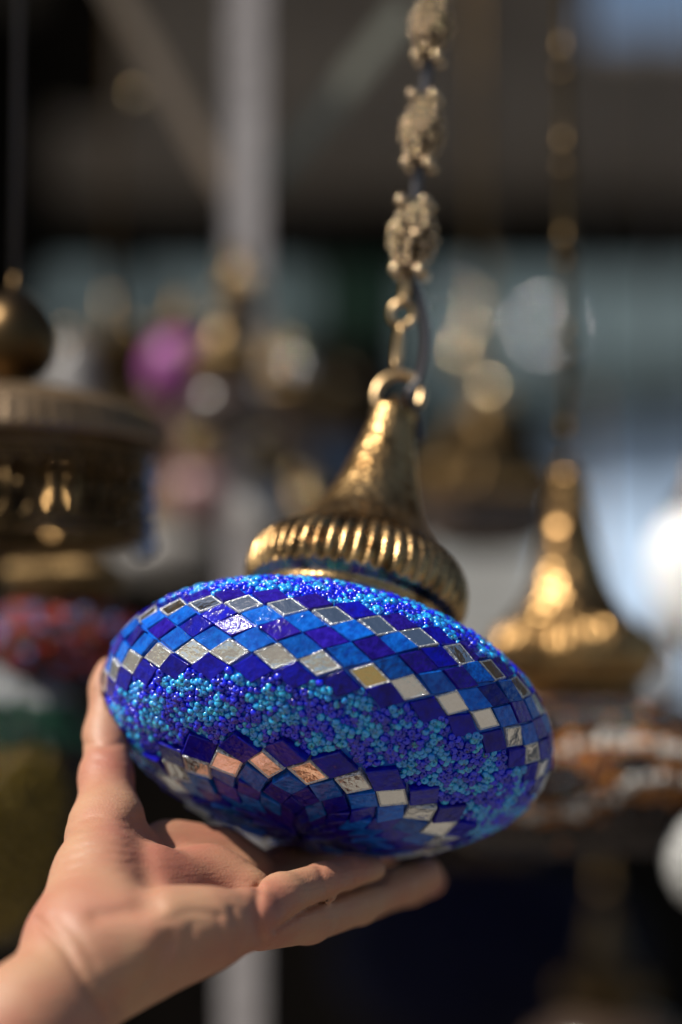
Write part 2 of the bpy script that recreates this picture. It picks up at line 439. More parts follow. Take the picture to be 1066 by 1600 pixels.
# black sheets added for the dark parts of the stall, and its back board
bm_ = mat('black_shade_sheet', (0.006, 0.0055, 0.005), 0.95, vary=(3, (0.012, 0.010, 0.008), 0.4, 0.7), spec=0.1)  # near-black colour stands in for shade
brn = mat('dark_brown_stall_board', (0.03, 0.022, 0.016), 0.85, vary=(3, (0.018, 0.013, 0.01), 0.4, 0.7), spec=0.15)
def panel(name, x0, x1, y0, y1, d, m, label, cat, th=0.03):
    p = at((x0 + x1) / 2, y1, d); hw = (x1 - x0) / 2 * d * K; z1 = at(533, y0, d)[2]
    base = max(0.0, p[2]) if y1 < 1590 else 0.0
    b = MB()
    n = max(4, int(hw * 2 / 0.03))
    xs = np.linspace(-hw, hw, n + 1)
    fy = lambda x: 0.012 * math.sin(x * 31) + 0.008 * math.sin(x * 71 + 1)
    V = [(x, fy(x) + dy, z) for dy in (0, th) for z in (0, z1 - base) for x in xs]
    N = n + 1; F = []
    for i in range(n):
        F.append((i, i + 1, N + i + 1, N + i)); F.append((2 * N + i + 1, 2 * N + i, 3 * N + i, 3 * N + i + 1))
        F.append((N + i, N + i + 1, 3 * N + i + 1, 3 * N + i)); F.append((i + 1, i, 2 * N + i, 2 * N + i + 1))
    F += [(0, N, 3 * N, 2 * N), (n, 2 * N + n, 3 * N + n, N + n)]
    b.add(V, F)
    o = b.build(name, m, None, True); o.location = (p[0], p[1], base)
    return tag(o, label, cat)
panel('stall_shade_sheet', -420, 62, -420, 1700, 3.6, bm_, 'black sheet added full height for the dark left side of the stall', 'backdrop')
panel('stall_shade_sheet', 66, 195, -420, 180, 3.7, bm_, 'short black sheet added for the shade under the awning beside the timber post', 'backdrop')  # stands in for the dark underside of the awning
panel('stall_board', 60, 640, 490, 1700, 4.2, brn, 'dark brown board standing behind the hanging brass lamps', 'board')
panel('stall_shade_sheet', 636, 1500, 1080, 1700, 4.3, bm_, 'black sheet added for the dark lower right back of the stall', 'backdrop')

# ================================================================== MAIN LAMP
GD = 1.012
A_ = 348 * GD * K; C_ = 177 * GD * K; S_ = GD * K
gc = at(511, 1123, GD)
vray = Vector(gc - CAM).normalized()
rr = vray.cross(Vector((0, 0, 1))).normalized(); uu = rr.cross(vray).normalized()
tl = math.radians(12.5); th_ = math.radians(17.5)
up_t = uu * math.cos(tl) + rr * math.sin(tl)
ez = (up_t * math.cos(th_) + vray * math.sin(th_)).normalized()
ex = (rr * math.cos(tl) - uu * math.sin(tl)).normalized()
ey = ez.cross(ex).normalized()
ROT = Matrix((ex, ey, ez)).transposed()
lamp = thing('mosaic_lamp', gc, 'blue mosaic lamp with mirror lozenges and beads held up by the hand', 'hanging lamp', 'mosaic lamps with brass caps', ROT)
LW = lamp.matrix_world.inverted()
L2 = lambda px, py, d: LW @ Vector(at(px, py, d))

globe = globe_shell('glass_globe', lamp, A_, C_, M['grout'], off=0.0007)
D = math.radians
N1 = 32; p0 = D(7.0); hf = PI / N1
du = D(6.15); uR = [D(-16.0) + du * k for k in range(7)]
kinds = [1, 3, 0, 2, 0, 3, 2]
hu_at = lambda u: math.sqrt((A_ * math.sin(u)) ** 2 + (C_ * math.cos(u)) ** 2)
rows = [(uR[k], N1, p0 + (hf if k % 2 == 0 else 0), du * hu_at(uR[k]), kinds[k], 1.7e-3) for k in range(7)]
NB = 20; pB = D(-2.0); hb = PI / NB; uB = [D(-47.5), D(-53.5), D(-59.5), D(-65.5), D(-71.5), D(-77.5), D(-83)]
kb = [1, 3, 0, 1, 0, 2, 2]
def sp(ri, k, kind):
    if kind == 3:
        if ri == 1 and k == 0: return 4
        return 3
    if kind == 2 and (k * 7 + ri * 3) % 5 == 0: return 1
    if kind == 0 and (k * 5 + ri) % 9 == 0: return 1
    return kind
rows2 = [(uB[k], NB, pB + (hb if k % 2 == 0 else 0), D(6.3) * hu_at(uB[k]) * 0.95, kb[k], 3.2e-3) for k in range(7)]
tm = [M['azure'], M['indigo'], M['purple'], M['mirror'], M['mirror_reflect_gold'], M['mirror_edge']]
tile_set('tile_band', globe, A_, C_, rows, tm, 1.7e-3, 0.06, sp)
tile_set('tile_rosette', globe, A_, C_, rows2, tm, 3.2e-3, 0.085, lambda ri, k, kd: 3 if kd == 3 else sp(ri, k, kd))

def in_tiles(ph, u, urow, N, phase, du_):
    d = (ph - phase) / (2 * PI / N); d = np.abs(d - np.round(d)) * 2
    return (np.abs(u - urow) / du_ + d) < 1.0
def skip_mid(ph, u):
    return in_tiles(ph, u, uR[0], N1, p0 + hf, du * 1.06) | in_tiles(ph, u, uR[1], N1, p0, du) | (u > uR[1]) | \
        in_tiles(ph, u, uB[0], NB, pB + hb, D(6.6)) | in_tiles(ph, u, uB[1], NB, pB, D(6.6)) | (u < uB[1])
def skip_top(ph, u):
    return in_tiles(ph, u, uR[6], N1, p0 + hf, du * 1.06) | in_tiles(ph, u, uR[5], N1, p0, du) | (u < uR[5])
def blobs(ph, u, n):
    x = ph * 16; y = u * 17
    f = np.sin(x * 1.0 + 1.6 * np.sin(y * 0.9 + 0.5)) + 0.8 * np.sin(y * 1.9 - x * 0.7 + 1.0 + 1.3 * np.sin(x * 0.6)) + 0.7 * np.sin(2.1 * x + y * 1.3)
    return np.where(f + RNG.normal(0, 0.75, n) > 0.05, 0, 1).astype(np.int32)
bmats = [M['bead_turq'], M['bead_blue']]
bead_coat('bead_band', globe, A_, C_, D(-54), D(-10), 9.7 * S_, 6.3 * S_, bmats, blobs, skip_mid)
bead_coat('bead_collar', globe, A_, C_, D(16), D(66), 10.4 * S_, 6.0 * S_, bmats, blobs, skip_top)

cap = brass_cap(lamp, S_ * 1.02, M['brass'], M['brass_hammered'])
# loop, links, cord, filigree beads above the stem
b = MB(); zt = 556 * S_
b.torus((0, 0, zt + 16 * S_), 39 * S_, 8 * S_, axis=(0.25, 1, 0), n=28, m=8); b.build('hanging_loop', M['link'], lamp)
b = MB(); b.lathe([(28 * S_, 532 * S_), (26 * S_, 541 * S_), (14 * S_, 550 * S_), (9 * S_, 566 * S_), (0.5 * S_, 568 * S_)], 24); b.build('collar', M['brass'], lamp)
def chain_pt(px, py):                                     # chain leans away towards the awning
    return L2(px, py, 1.056 + (605 - py) / 605 * 0.026)
links = [((623, 541), (1, 0.35, 0), 9.5, 3.7), ((629, 490), (0.15, 1, 0.1), 19, 1.05), ((634, 450), (1, 0.3, 0), 10, 2.6)]
for (c, ax, R, sx) in links:
    b = MB(); ctr = chain_pt(*c)
    up_l = (chain_pt(c[0] + 3, c[1] - 30) - chain_pt(*c)).normalized()
    a_ = Vector(ax).normalized(); a_ = (a_ - up_l * a_.dot(up_l)).normalized(); sd = a_.cross(up_l)
    b.tube([ctr + up_l * (math.cos(t) * R * sx * S_) + sd * (math.sin(t) * R * S_) for t in np.linspace(0, 2 * PI, 25)[:-1]], 6.0 * S_, 8, 0, True)
    b.build('chain_link', M['link'], lamp)
fil = [((645, 372), 37, 106), ((660, 205), 33, 106), ((674, 40), 32, 106), ((688, -125), 32, 106)]
ax_chain = (chain_pt(660, 196) - chain_pt(645, 368)).normalized()
for c, R, H in fil: filigree(lamp, S_, [M['wire'], M['granule']], chain_pt(*c), R * S_ * 1.03, H * S_ * 1.02, ax_chain)
b = MB()
pts = [(600, 640), (612, 610)]
cp = [L2(655, 690, 1.065), L2(653, 650, 1.066)] + [chain_pt(*p) for p in ((640, 618), (655, 595), (664, 560), (666, 520), (659, 480), (648, 450), (640, 428), (643, 390), (652, 290), (662, 180), (668, 110), (676, 20), (690, -130))]
# smooth the cord, then carry it on to the awning
cc = []
for i in range(len(cp) - 1):
    a0 = cp[max(0, i - 1)]; a1 = cp[i]; a2 = cp[i + 1]; a3 = cp[min(len(cp) - 1, i + 2)]
    for t in np.linspace(0, 1, 7)[:-1]:
        cc.append(0.5 * ((2 * a1) + (a2 - a0) * t + (2 * a0 - 5 * a1 + 4 * a2 - a3) * t * t + (3 * a1 - a0 - 3 * a2 + a3) * t ** 3))
cc.append(cp[-1])
wtop = lamp.matrix_world @ cp[-1]; wdir = (lamp.matrix_world.to_3x3() @ ax_chain).normalized()
cc.append(LW @ (wtop + wdir * ((2.749 - wtop.z) / wdir.z)))
b.tube(cc, 9 * S_, 10); b.build('cord', M['cord'], lamp)
b = MB()
cps = [chain_pt(633, 440), chain_pt(645, 368), chain_pt(676, 20), chain_pt(690, -130)]
b.tube(cps, 5 * S_, 6); b.build('chain_rod', M['brass_dark'], lamp)


# ================================================================== HAND
def surface_nets(dist, origin, h):
    s = dist < 0
    nx, ny, nz = dist.shape
    c = np.zeros((nx - 1, ny - 1, nz - 1), np.int8)
    for i in (0, 1):
        for j in (0, 1):
            for k in (0, 1): c += s[i:nx - 1 + i, j:ny - 1 + j, k:nz - 1 + k]
    act = (c > 0) & (c < 8)
    idx = np.full(act.shape, -1, np.int64); ijk = np.argwhere(act); idx[act] = np.arange(len(ijk))
    acc = np.zeros((len(ijk), 3)); cnt = np.zeros(len(ijk))
    i, j, k = ijk.T
    cs = [(a, b_, c_) for a in (0, 1) for b_ in (0, 1) for c_ in (0, 1)]
    for p in cs:
        for ax in range(3):
            if p[ax]: continue
            q = list(p); q[ax] = 1
            d0 = dist[i + p[0], j + p[1], k + p[2]]; d1 = dist[i + q[0], j + q[1], k + q[2]]
            m = (d0 < 0) != (d1 < 0)
            t = np.where(m, d0 / np.where(m, d0 - d1, 1), 0)
            pt_ = np.stack([np.full(len(ijk), float(v)) for v in p], 1); pt_[:, ax] += t
            acc += pt_ * m[:, None]; cnt += m
    V = (ijk + acc / cnt[:, None]) * h + origin
    F = []
    for ax in range(3):
        a1, a2 = (ax + 1) % 3, (ax + 2) % 3
        sl0 = [slice(None)] * 3; sl1 = [slice(None)] * 3
        sl0[ax] = slice(0, -1); sl1[ax] = slice(1, None)
        e = s[tuple(sl0)] != s[tuple(sl1)]
        pos = np.argwhere(e)
        ok = (pos[:, a1] > 0) & (pos[:, a2] > 0) & (pos[:, a1] < dist.shape[a1] - 1) & (pos[:, a2] < dist.shape[a2] - 1)
        pos = pos[ok]
        ins = s[pos[:, 0], pos[:, 1], pos[:, 2]]
        def cell(o1, o2):
            q = pos.copy(); q[:, a1] += o1; q[:, a2] += o2
            return idx[q[:, 0], q[:, 1], q[:, 2]]
        f = np.stack([cell(-1, -1), cell(0, -1), cell(0, 0), cell(-1, 0)], 1)
        f[~ins] = f[~ins][:, ::-1]
        F.append(f)
    return V, np.concatenate(F)


def seg(P, a, b, ra, rb):
    a = np.asarray(a); b = np.asarray(b); ab = b - a
    t = np.clip(((P - a) @ ab) / (ab @ ab), 0, 1)
    return np.linalg.norm(P - a - t[..., None] * ab, axis=-1) - (ra + (rb - ra) * t)
def smin(a, b, k):
    h = np.clip(0.5 + 0.5 * (b - a) / k, 0, 1)
    return b + (a - b) * h - k * h * (1 - h)

def J(px, py, d, r): return (at(px, py, d), r * d * K)
h = 0.0011
lo = np.array([-0.185, 0.80, 1.335]); hi = np.array([0.058, 1.145, 1.565])
g = [np.arange(lo[i], hi[i], h) for i in range(3)]
GX = np.stack(np.meshgrid(*g, indexing='ij'), -1).astype(np.float32)
def chain_sdf(js, k=0.004):
    d = None
    for (a, ra), (b_, rb) in zip(js[:-1], js[1:]):
        e = seg(GX, a, b_, ra, rb)
        d = e if d is None else smin(d, e, k)
    return d
mm = 0.001
fore = chain_sdf([J(-70, 1730, .835, 98), J(44, 1606, .865, 92), J(130, 1518, .885, 88)], 12 * mm)
hypo = chain_sdf([J(150, 1500, .892, 82), J(238, 1470, .893, 74), J(322, 1452, .900, 52), J(392, 1436, .912, 42)], 14 * mm)
palm = chain_sdf([J(160, 1470, .905, 84), J(245, 1415, .938, 72), J(325, 1392, .962, 60), J(385, 1402, .955, 44)], 14 * mm)
palm2 = chain_sdf([J(190, 1420, .945, 66), J(270, 1365, .988, 52), J(345, 1358, .998, 48), J(382, 1372, .995, 40)], 14 * mm)
then_ = chain_sdf([J(135, 1470, .900, 82), J(160, 1375, .928, 68), J(170, 1300, .958, 55)], 14 * mm)
thumb = chain_sdf([J(168, 1310, .958, 56), J(166, 1215, .988, 40), J(168, 1150, 1.004, 35), J(176, 1075, 1.016, 33), J(178, 1052, 1.018, 28)], 5 * mm)
web = chain_sdf([J(196, 1330, .975, 46), J(262, 1338, .992, 40), J(330, 1352, .995, 40)], 10 * mm)
body = smin(smin(fore, hypo, 16 * mm), palm, 14 * mm)
body = smin(body, palm2, 12 * mm); body = smin(body, then_, 16 * mm); body = smin(body, web, 14 * mm); body = smin(body, thumb, 12 * mm)
pinky = chain_sdf([J(384, 1438, .915, 42), J(440, 1402, .936, 37), J(505, 1379, .962, 31), J(545, 1366, .980, 28), J(580, 1360, .993, 23)], 3 * mm)
ring = chain_sdf([J(405, 1442, .938, 44), J(480, 1434, .965, 40), J(560, 1410, 1.0, 34), J(615, 1386, 1.02, 30), J(668, 1364, 1.04, 24)], 3 * mm)
midf = chain_sdf([J(400, 1420, .962, 42), J(500, 1408, 1.01, 38), J(580, 1398, 1.045, 34), J(640, 1384, 1.07, 29), J(672, 1376, 1.085, 25)], 3 * mm)
indx = chain_sdf([J(372, 1382, .985, 42), J(440, 1358, 1.03, 37), J(510, 1345, 1.07, 33), J(560, 1335, 1.09, 29), J(600, 1328, 1.105, 25)], 3 * mm)
fing = smin(smin(pinky, ring, 1.2 * mm), smin(midf, indx, 1.2 * mm), 1.2 * mm)
hand = smin(body, fing, 7 * mm)
# skin folds: shallow grooves along the creases of wrist, palm and finger roots
Vv = GX - CAM.astype(np.float32)
dep = Vv @ FWD; PX = 533 + (Vv @ RGT) / dep / K; PY = 800 - (Vv @ UPV) / dep / K
def crease(pts, wdt, amt):
    global hand
    d = None
    for a, b_ in zip(pts[:-1], pts[1:]):
        a = np.array(a, float); b_ = np.array(b_, float); ab = b_ - a
        t = np.clip(((PX - a[0]) * ab[0] + (PY - a[1]) * ab[1]) / (ab @ ab), 0, 1)
        e = np.hypot(PX - a[0] - t * ab[0], PY - a[1] - t * ab[1])
        d = e if d is None else np.minimum(d, e)
    hand = hand + (amt * np.exp(-(d / wdt) ** 2)).astype(np.float32)
near = dep < 0.97
crease([(404, 1388), (400, 1425), (408, 1468)], 7, 0.0016)
crease([(362, 1422), (372, 1450), (366, 1482)], 6, 0.0011)
crease([(340, 1430), (350, 1470)], 5, 0.0005)
crease([(60, 1440), (100, 1480), (128, 1530), (160, 1585)], 6.5, 0.0015)
crease([(84, 1428), (122, 1462), (150, 1510)], 6, 0.0006)
crease([(216, 1290), (222, 1350), (232, 1405)], 24, 0.0026)
crease([(150, 1432), (200, 1426), (244, 1420)], 12, 0.0012)
crease([(262, 1470), (236, 1520), (190, 1572)], 15, 0.0020)
crease([(300, 1450), (285, 1490)], 9, 0.0007)
crease([(428, 1452), (470, 1424), (520, 1400), (600, 1374)], 5, 0.0016)
crease([(498, 1352), (508, 1382), (512, 1402)], 4.5, 0.0008)
crease([(545, 1340), (553, 1366), (556, 1385)], 4.5, 0.0006)
crease([(130, 1162), (165, 1168), (200, 1158)], 4.5, 0.0007)
crease([(128, 1182), (160, 1188)], 4.5, 0.0004)
for q_ in range(7):
    crease([(104 - q_ * 2 + (q_ % 3) * 5, 1286 + q_ * 15), (150, 1276 + q_ * 14), (196 + (q_ % 2) * 8, 1284 + q_ * 13)], 3.6, 0.00042)
crease([(470, 1398), (482, 1420)], 4.5, 0.0004)
crease([(250, 1440), (300, 1425), (345, 1432)], 6, 0.0006)
# the fingers give way to the globe they hold
Rm = np.array(ROT); q = (GX - gc.astype(np.float32)) @ Rm.astype(np.float32)
qe = np.sqrt((q[..., 0] / (A_ + .0022)) ** 2 + (q[..., 1] / (A_ + .0022)) ** 2 + (q[..., 2] / (C_ + .0030)) ** 2)
gd = (qe - 1) * C_ * 0.9
hand = np.maximum(hand, -gd)
V, F = surface_nets(hand.astype(np.float64), lo, h)

sk = bpy.data.materials.new('skin'); sk.use_nodes = True
t = sk.node_tree; pb_ = t.nodes['Principled BSDF']; Lk = t.links.new
pb_.inputs['Roughness'].default_value = 0.55; pb_.inputs['Subsurface Weight'].default_value = 0.25
pb_.inputs['Subsurface Radius'].default_value = (1.0, 0.32, 0.16); pb_.inputs['Subsurface Scale'].default_value = 0.0035
tc = t.nodes.new('ShaderNodeTexCoord')
n1 = t.nodes.new('ShaderNodeTexNoise'); n1.inputs['Scale'].default_value = 24; n1.inputs['Detail'].default_value = 6; Lk(tc.outputs['Object'], n1.inputs['Vector'])
rp = t.nodes.new('ShaderNodeValToRGB'); Lk(n1.outputs[0], rp.inputs[0])
rp.color_ramp.elements[0].position = 0.36; rp.color_ramp.elements[0].color = (0.41, 0.22, 0.125, 1)
rp.color_ramp.elements[1].position = 0.66; rp.color_ramp.elements[1].color = (0.365, 0.135, 0.085, 1)
Lk(rp.outputs[0], pb_.inputs['Base Color'])
wv = t.nodes.new('ShaderNodeTexNoise'); wv.inputs['Scale'].default_value = 1.0; wv.inputs['Detail'].default_value = 3
mp = t.nodes.new('ShaderNodeMapping'); mp.inputs['Scale'].default_value = (70, 70, 420); mp.inputs['Rotation'].default_value = (0, -0.12, 0)
Lk(tc.outputs['Object'], mp.inputs[0]); Lk(mp.outputs[0], wv.inputs['Vector'])
vo = t.nodes.new('ShaderNodeTexVoronoi'); vo.inputs['Scale'].default_value = 900; Lk(tc.outputs['Object'], vo.inputs['Vector'])
b1 = t.nodes.new('ShaderNodeBump'); b1.inputs['Distance'].default_value = 0.0005; b1.inputs['Strength'].default_value = 0.8; Lk(wv.outputs[0], b1.inputs['Height'])
b2 = t.nodes.new('ShaderNodeBump'); b2.inputs['Distance'].default_value = 0.00015; b2.inputs['Strength'].default_value = 0.6; Lk(vo.outputs['Distance'], b2.inputs['Height']); Lk(b1.outputs[0], b2.inputs['Normal'])
Lk(b2.outputs[0], pb_.inputs['Normal'])
pers = arrays('person', V, F, np.zeros(len(F), np.int32), [sk])
tag(pers, 'bare left hand reaching up to hold the blue mosaic lamp by its underside', 'person')
sm_ = pers.modifiers.new('smooth', 'SMOOTH'); sm_.factor = 0.5; sm_.iterations = 5
a0, _ = J(-165, 1832, .82, 0); a1, _ = J(-42, 1699, .842, 0)
dv = Vector(a1 - a0).normalized()
b = MB(); b.tube([Vector(a0) - dv * .12, Vector(a0), Vector(a1) - dv * .004, Vector(a1), Vector(a1) - dv * 0.006], [.034, .033, .0295, .0275, .024], 32)
slv = b.build('sleeve', mat('black_knit_cuff', (0.012, 0.012, 0.014), 0.9, bump=[('noise', 500, 0.001)])); slv.parent = pers


# ================================================================== OTHER LAMPS
def hang_chain(parent, s, z0, ztop, m, step, r, H, cordr=6.0, dark=False, mc=None):
    """cord up to the awning with slim brass beads strung on it; z in metres above the lamp origin"""
    b = MB(); b.tube([(0, 0, z0), (0, 0, ztop)], cordr * s, 8); b.build('cord', mc or M['cord'], parent)
    z = z0 + step * 0.75; k = 0
    while z < min(ztop, z0 + step * 9):
        b = MB()
        b.lathe([(0.3 * r, -H / 2), (0.75 * r, -H * .46), (r, -H * .40), (0.75 * r, -H * .34), (0.5 * r, -H * .2), (0.55 * r, 0), (0.5 * r, H * .2), (0.75 * r, H * .34), (r, H * .40), (0.75 * r, H * .46), (0.3 * r, H / 2)], 16)
        o = b.build('chain_bead', m, parent); o.location.z = z
        z += step; k += 1


def lamp2(px, py, d, a, c, label, shell_mat, *rest, **kw):
    return lamp3(px, py, d, a, c, label, shell_mat, *rest, **kw)


def lamp3(px, py, d, a, c, label, shell_mat, bead=None, cap_m=None, stem_m=None, capscale=None, z_cap=0.0, chain=True, beads_m=None, step=155, r=17, H=150, rib=44, zs=1.0, skirt=False, beadless=False, name='mosaic_lamp', group='mosaic lamps with brass caps'):
    """hanging lamp: px,py centre of the globe, a and c its half axes in photo pixels at that depth"""
    s = d * K; p = at(px, py, d)
    o = thing(name, p, label, 'hanging lamp', group)
    g_ = globe_shell('glass_globe', o, a * s, c * s, shell_mat, n=64, mm=32)
    if bead: bead(g_, a * s, c * s, s)
    cs = (capscale or 1.0) * s
    cap_ = brass_cap(o, cs, cap_m or M['brass'], stem_m or M['brass'], c * s - 162 * cs * zs + z_cap * s, rib)
    cap_.scale = (1, 1, zs); zt = c * s - 162 * cs * zs + z_cap * s + 531 * cs * zs
    b = MB(); b.torus((0, 0, zt + 12 * cs), 20 * cs, 5 * cs, axis=(0.3, 1, 0), n=20, m=6); b.build('hanging_loop', M['brass_dark'], o)
    if skirt:
        b = MB(); b.lathe([(r * s, (c + z) * s) for r, z in ((112, -22), (116, -16), (112, -10), (96, -4), (90, 6), (100, 16), (112, 24), (112, 30))], 96); b.build('lower_flange', cap_m, o)
    if chain: hang_chain(o, cs, zt + 10 * cs, 2.749 - p[2], beads_m or M['brass'], 99 if beadless else step * s, r * s, H * s, 4 if beadless else 6)
    return o

# amber lamp on the right
am = mat('amber_glass_shell', (0.05, 0.02, 0.007), 0.25, vary=(30, (0.05, 0.02, 0.008), 0.4, 0.65))
b_am = mat('amber_beads', (0.34, 0.125, 0.02), 0.12, spec=0.7, island=0.3)
b_wh = mat('milk_white_beads', (0.55, 0.52, 0.47), 0.10, spec=0.7, island=0.2)
b_br = mat('brown_beads', (0.022, 0.009, 0.005), 0.10, spec=0.7)
def amber_beads(par, a, c, s):
    def ch(ph, u, n):
        y1 = 0.30 + 0.10 * np.sin(ph * 5 + 0.6); y2 = -0.22 + 0.20 * np.sin(ph * 4 - 0.4); y3 = 0.05 - 0.26 * np.sin(ph * 4 - 0.4)
        dd = np.minimum(np.abs(u - y1), np.abs(u - y2))
        r = np.where(dd < 0.065, 1, np.where((dd < 0.14) | (np.abs(u - y3) < 0.09), 0, 2))
        r = np.where(u < -0.50, 2, r)
        return np.where(RNG.random(n) < 0.03, 0, r).astype(np.int32)
    bead_coat('bead_coating', par, a, c, D(-60), D(62), 15 * s, 8.5 * s, [b_am, b_wh, b_br], ch, nring=8, nsec=6)
lamp2(893, 1212, 1.30, 262, 125, 'amber and white mosaic lamp with tall brass cap right of the blue lamp', am, amber_beads, M['brass_far'], M['brass_far'], 0.745, -2, zs=1.28, beads_m=mat('shade_dark_chain', (0.075, 0.05, 0.024), 0.38, 1.0), skirt=True)  # chain beads coloured dark for the shade higher up

# white globe lamp and crackled globe at the right edge
wh = mat('white_opal_glass', (0.86, 0.86, 0.85), 0.25, sss=0.3)
def drop_lamp(px, py, d, prof, label, m, capm, name='globe_lamp'):
    s = d * K; p = at(px, py, d); o = thing(name, p, label, 'hanging lamp')
    b = MB(); b.lathe([(r * s, z * s) for r, z in prof], 56); b.build('glass_globe', m, o)
    zt = prof[-1][1]
    b = MB(); b.lathe([(r * s, (zt + z) * s) for r, z in ((36, -6), (42, 4), (40, 16), (24, 26), (14, 50), (10, 80), (3, 84))], 32); b.build('brass_cap', capm, o)
    b = MB(); b.tube([(0, 0, (zt + 80) * s), (0, 0, 2.749 - p[2])], 4 * s, 6); b.build('cord', M['cord'], o)
    return o
drop_lamp(1096, 905, 1.62, [(2, -118), (28, -108), (50, -84), (68, -45), (80, 0), (82, 32), (74, 66), (55, 92), (34, 104)], 'white opal glass drop lamp at the edge right of the amber lamp', wh, M['brass_dark'])
ck = mat('crackled_grey_glass', (0.42, 0.42, 0.40), 0.3, bump=[('voronoi', 300, 0.0016)], vary=(420, (0.22, 0.22, 0.22), 0.4, 0.6))
drop_lamp(1128, 1345, 1.22, [(2, -92), (40, -84), (70, -60), (88, -28), (93, 0), (88, 28), (70, 58), (42, 80)], 'grey crackled glass globe hanging low below the white drop lamp', ck, M['brass_dark'])
gl = mat('clear_grey_glass', (0.35, 0.38, 0.42), 0.12, spec=0.7)
drop_lamp(1030, 1068, 1.75, [(2, -40), (20, -36), (36, -20), (42, 0), (38, 20), (28, 34)], 'small grey glass ball lamp between the amber lamp and the white drop lamp', gl, M['brass_dark'])

# brass lantern at the left
def lantern(px, py, d):
    s = d * K; p = at(px, py, d)
    o = thing('brass_lantern', p, 'large pierced brass lantern with domed finial and ribbed lid', 'lantern')
    b = MB(); prof = [(228, 150), (236, 154), (238, 162), (230, 168), (231, 174), (222, 180), (223, 186), (212, 192), (213, 198), (198, 206), (160, 222), (110, 236), (60, 244), (30, 248)]
    b.lathe([(r * s, z * s) for r, z in prof], 160, lambda r, z, ph: r * (1 + 0.012 * math.cos(ph * 60))); lid = b.build('lid', M['lid'], o)
    b = MB(); b.lathe([(r * s, z * s) for r, z in ((28, 244), (34, 250), (30, 257), (50, 266), (66, 290), (70, 318), (66, 346), (52, 370), (36, 386), (20, 397), (9, 404), (3, 432))], 48); b.build('finial', M['finial'], lid)
    b = MB()
    for z in (148, 128, 20, 6): b.torus((0, 0, z * s), 208 * s, 7 * s, n=64, m=6)
    nb = 34
    for k in range(nb):
        a0 = 2 * PI * k / nb; a1 = 2 * PI * (k + 1) / nb; am_ = (a0 + a1) / 2
        R = 208 * s
        b.tube([(R * math.cos(a0), R * math.sin(a0), z * s) for z in (6, 60, 95)], 4.5 * s, 5)
        b.tube([(R * math.cos(a0 + (a1 - a0) * t), R * math.sin(a0 + (a1 - a0) * t), (95 + 33 * math.sin(PI * t)) * s) for t in np.linspace(0, 1, 7)], 4 * s, 5)
        b.sphere((R * math.cos(am_), R * math.sin(am_), 70 * s), 9 * s, 8, 6)
        b.tube([(R * math.cos(a0 + (a1 - a0) * t), R * math.sin(a0 + (a1 - a0) * t), (45 - 25 * math.sin(PI * t)) * s) for t in np.linspace(0, 1, 7)], 4 * s, 5)
    b.build('pierced_gallery', M['brass_dark'], o)
    fr = mat('blue_grey_glass_drops', (0.28, 0.36, 0.46), 0.1, spec=0.8)
    for k in (2, 3):
        an = 2 * PI * k / 16 + 0.03 - 0.8
        b = MB()
        for j, rr_ in enumerate((9, 13, 11, 13, 10, 12, 14)):
            b.sphere((214 * s * math.cos(an), 214 * s * math.sin(an), (128 - j * 22) * s), rr_ * s, 10, 8)
        b.build('glass_drop', fr, o)
    b = MB(); b.tube([(0, 0, 425 * s), (0, 0, 2.749 - p[2])], 5 * s, 8); b.build('chain', M['cord'], o)
    return o
M['finial'] = mat('blackened_brass', (0.09, 0.056, 0.025), 0.34, 1.0, vary=(40, (0.04, 0.025, 0.012), 0.4, 0.7))
M['lid'] = mat('brown_brass_lid', (0.21, 0.145, 0.085), 0.45, 0.6, bump=[('noise', 160, 0.001)], vary=(40, (0.16, 0.10, 0.05), 0.4, 0.7))
lantern(18, 848, 1.15)

# small red lamp under the lantern, green striped globe, purple lamp
rd = mat('dark_red_glass_shell', (0.10, 0.012, 0.008), 0.3)
r1 = mat('red_beads', (0.38, 0.035, 0.015), 0.15, island=0.4); r2 = mat('black_red_beads', (0.05, 0.012, 0.01), 0.15); r3 = mat('steel_blue_beads', (0.06, 0.13, 0.32), 0.15)
def red_beads(par, a, c, s):
    bead_coat('bead_coating', par, a, c, D(-60), D(60), 15 * s, 8.5 * s, [r1, r2, r3], lambda ph, u, n: np.where(np.sin(ph * 8 + 2 * np.sin(u * 6)) + RNG.normal(0, .3, n) > 0.8, 2, np.where(np.sin(ph * 5 - u * 9) > 0, 0, 1)).astype(np.int32), nring=8, nsec=6)
lamp2(98, 1004, 1.30, 120, 58, 'small red mosaic lamp with gold cap under the brass lantern', rd, red_beads, M['brass_dark'], M['brass_far'], 0.56, 0, chain=False)
g1 = mat('milky_grey_beads', (0.34, 0.35, 0.35), 0.2, island=0.2); g2 = mat('bottle_green_beads', (0.01, 0.055, 0.03), 0.15, island=0.4); g3 = mat('olive_yellow_beads', (0.19, 0.125, 0.015), 0.2, island=0.2); g4 = mat('black_brown_beads', (0.025, 0.016, 0.01), 0.2)
def green_beads(par, a, c, s):
    def ch(ph, u, n):
        return np.where(u > D(42), 0, np.where(u > D(22), 1, np.where((u > D(-60)) & (np.abs((ph + 0.35) % (2 * PI / 4) - PI / 4) < 0.42), 2, 3))).astype(np.int32)
    bead_coat('bead_coating', par, a, c, D(-70), D(80), 13 * s, 7.6 * s, [g1, g2, g3, g4], ch, nring=8, nsec=6)
gs = mat('dark_green_glass_shell', (0.02, 0.03, 0.02), 0.3)
lamp2(-75, 1258, 1.30, 255, 228, 'large green globe lamp with milky top and yellow panels below the red lamp', gs, green_beads, M['brass_dark'], M['brass_dark'], 0.34, 0, chain=False)
pu = mat('purple_pink_glass', (0.24, 0.05, 0.20), 0.45, vary=(40, (0.17, 0.035, 0.14), 0.4, 0.6))
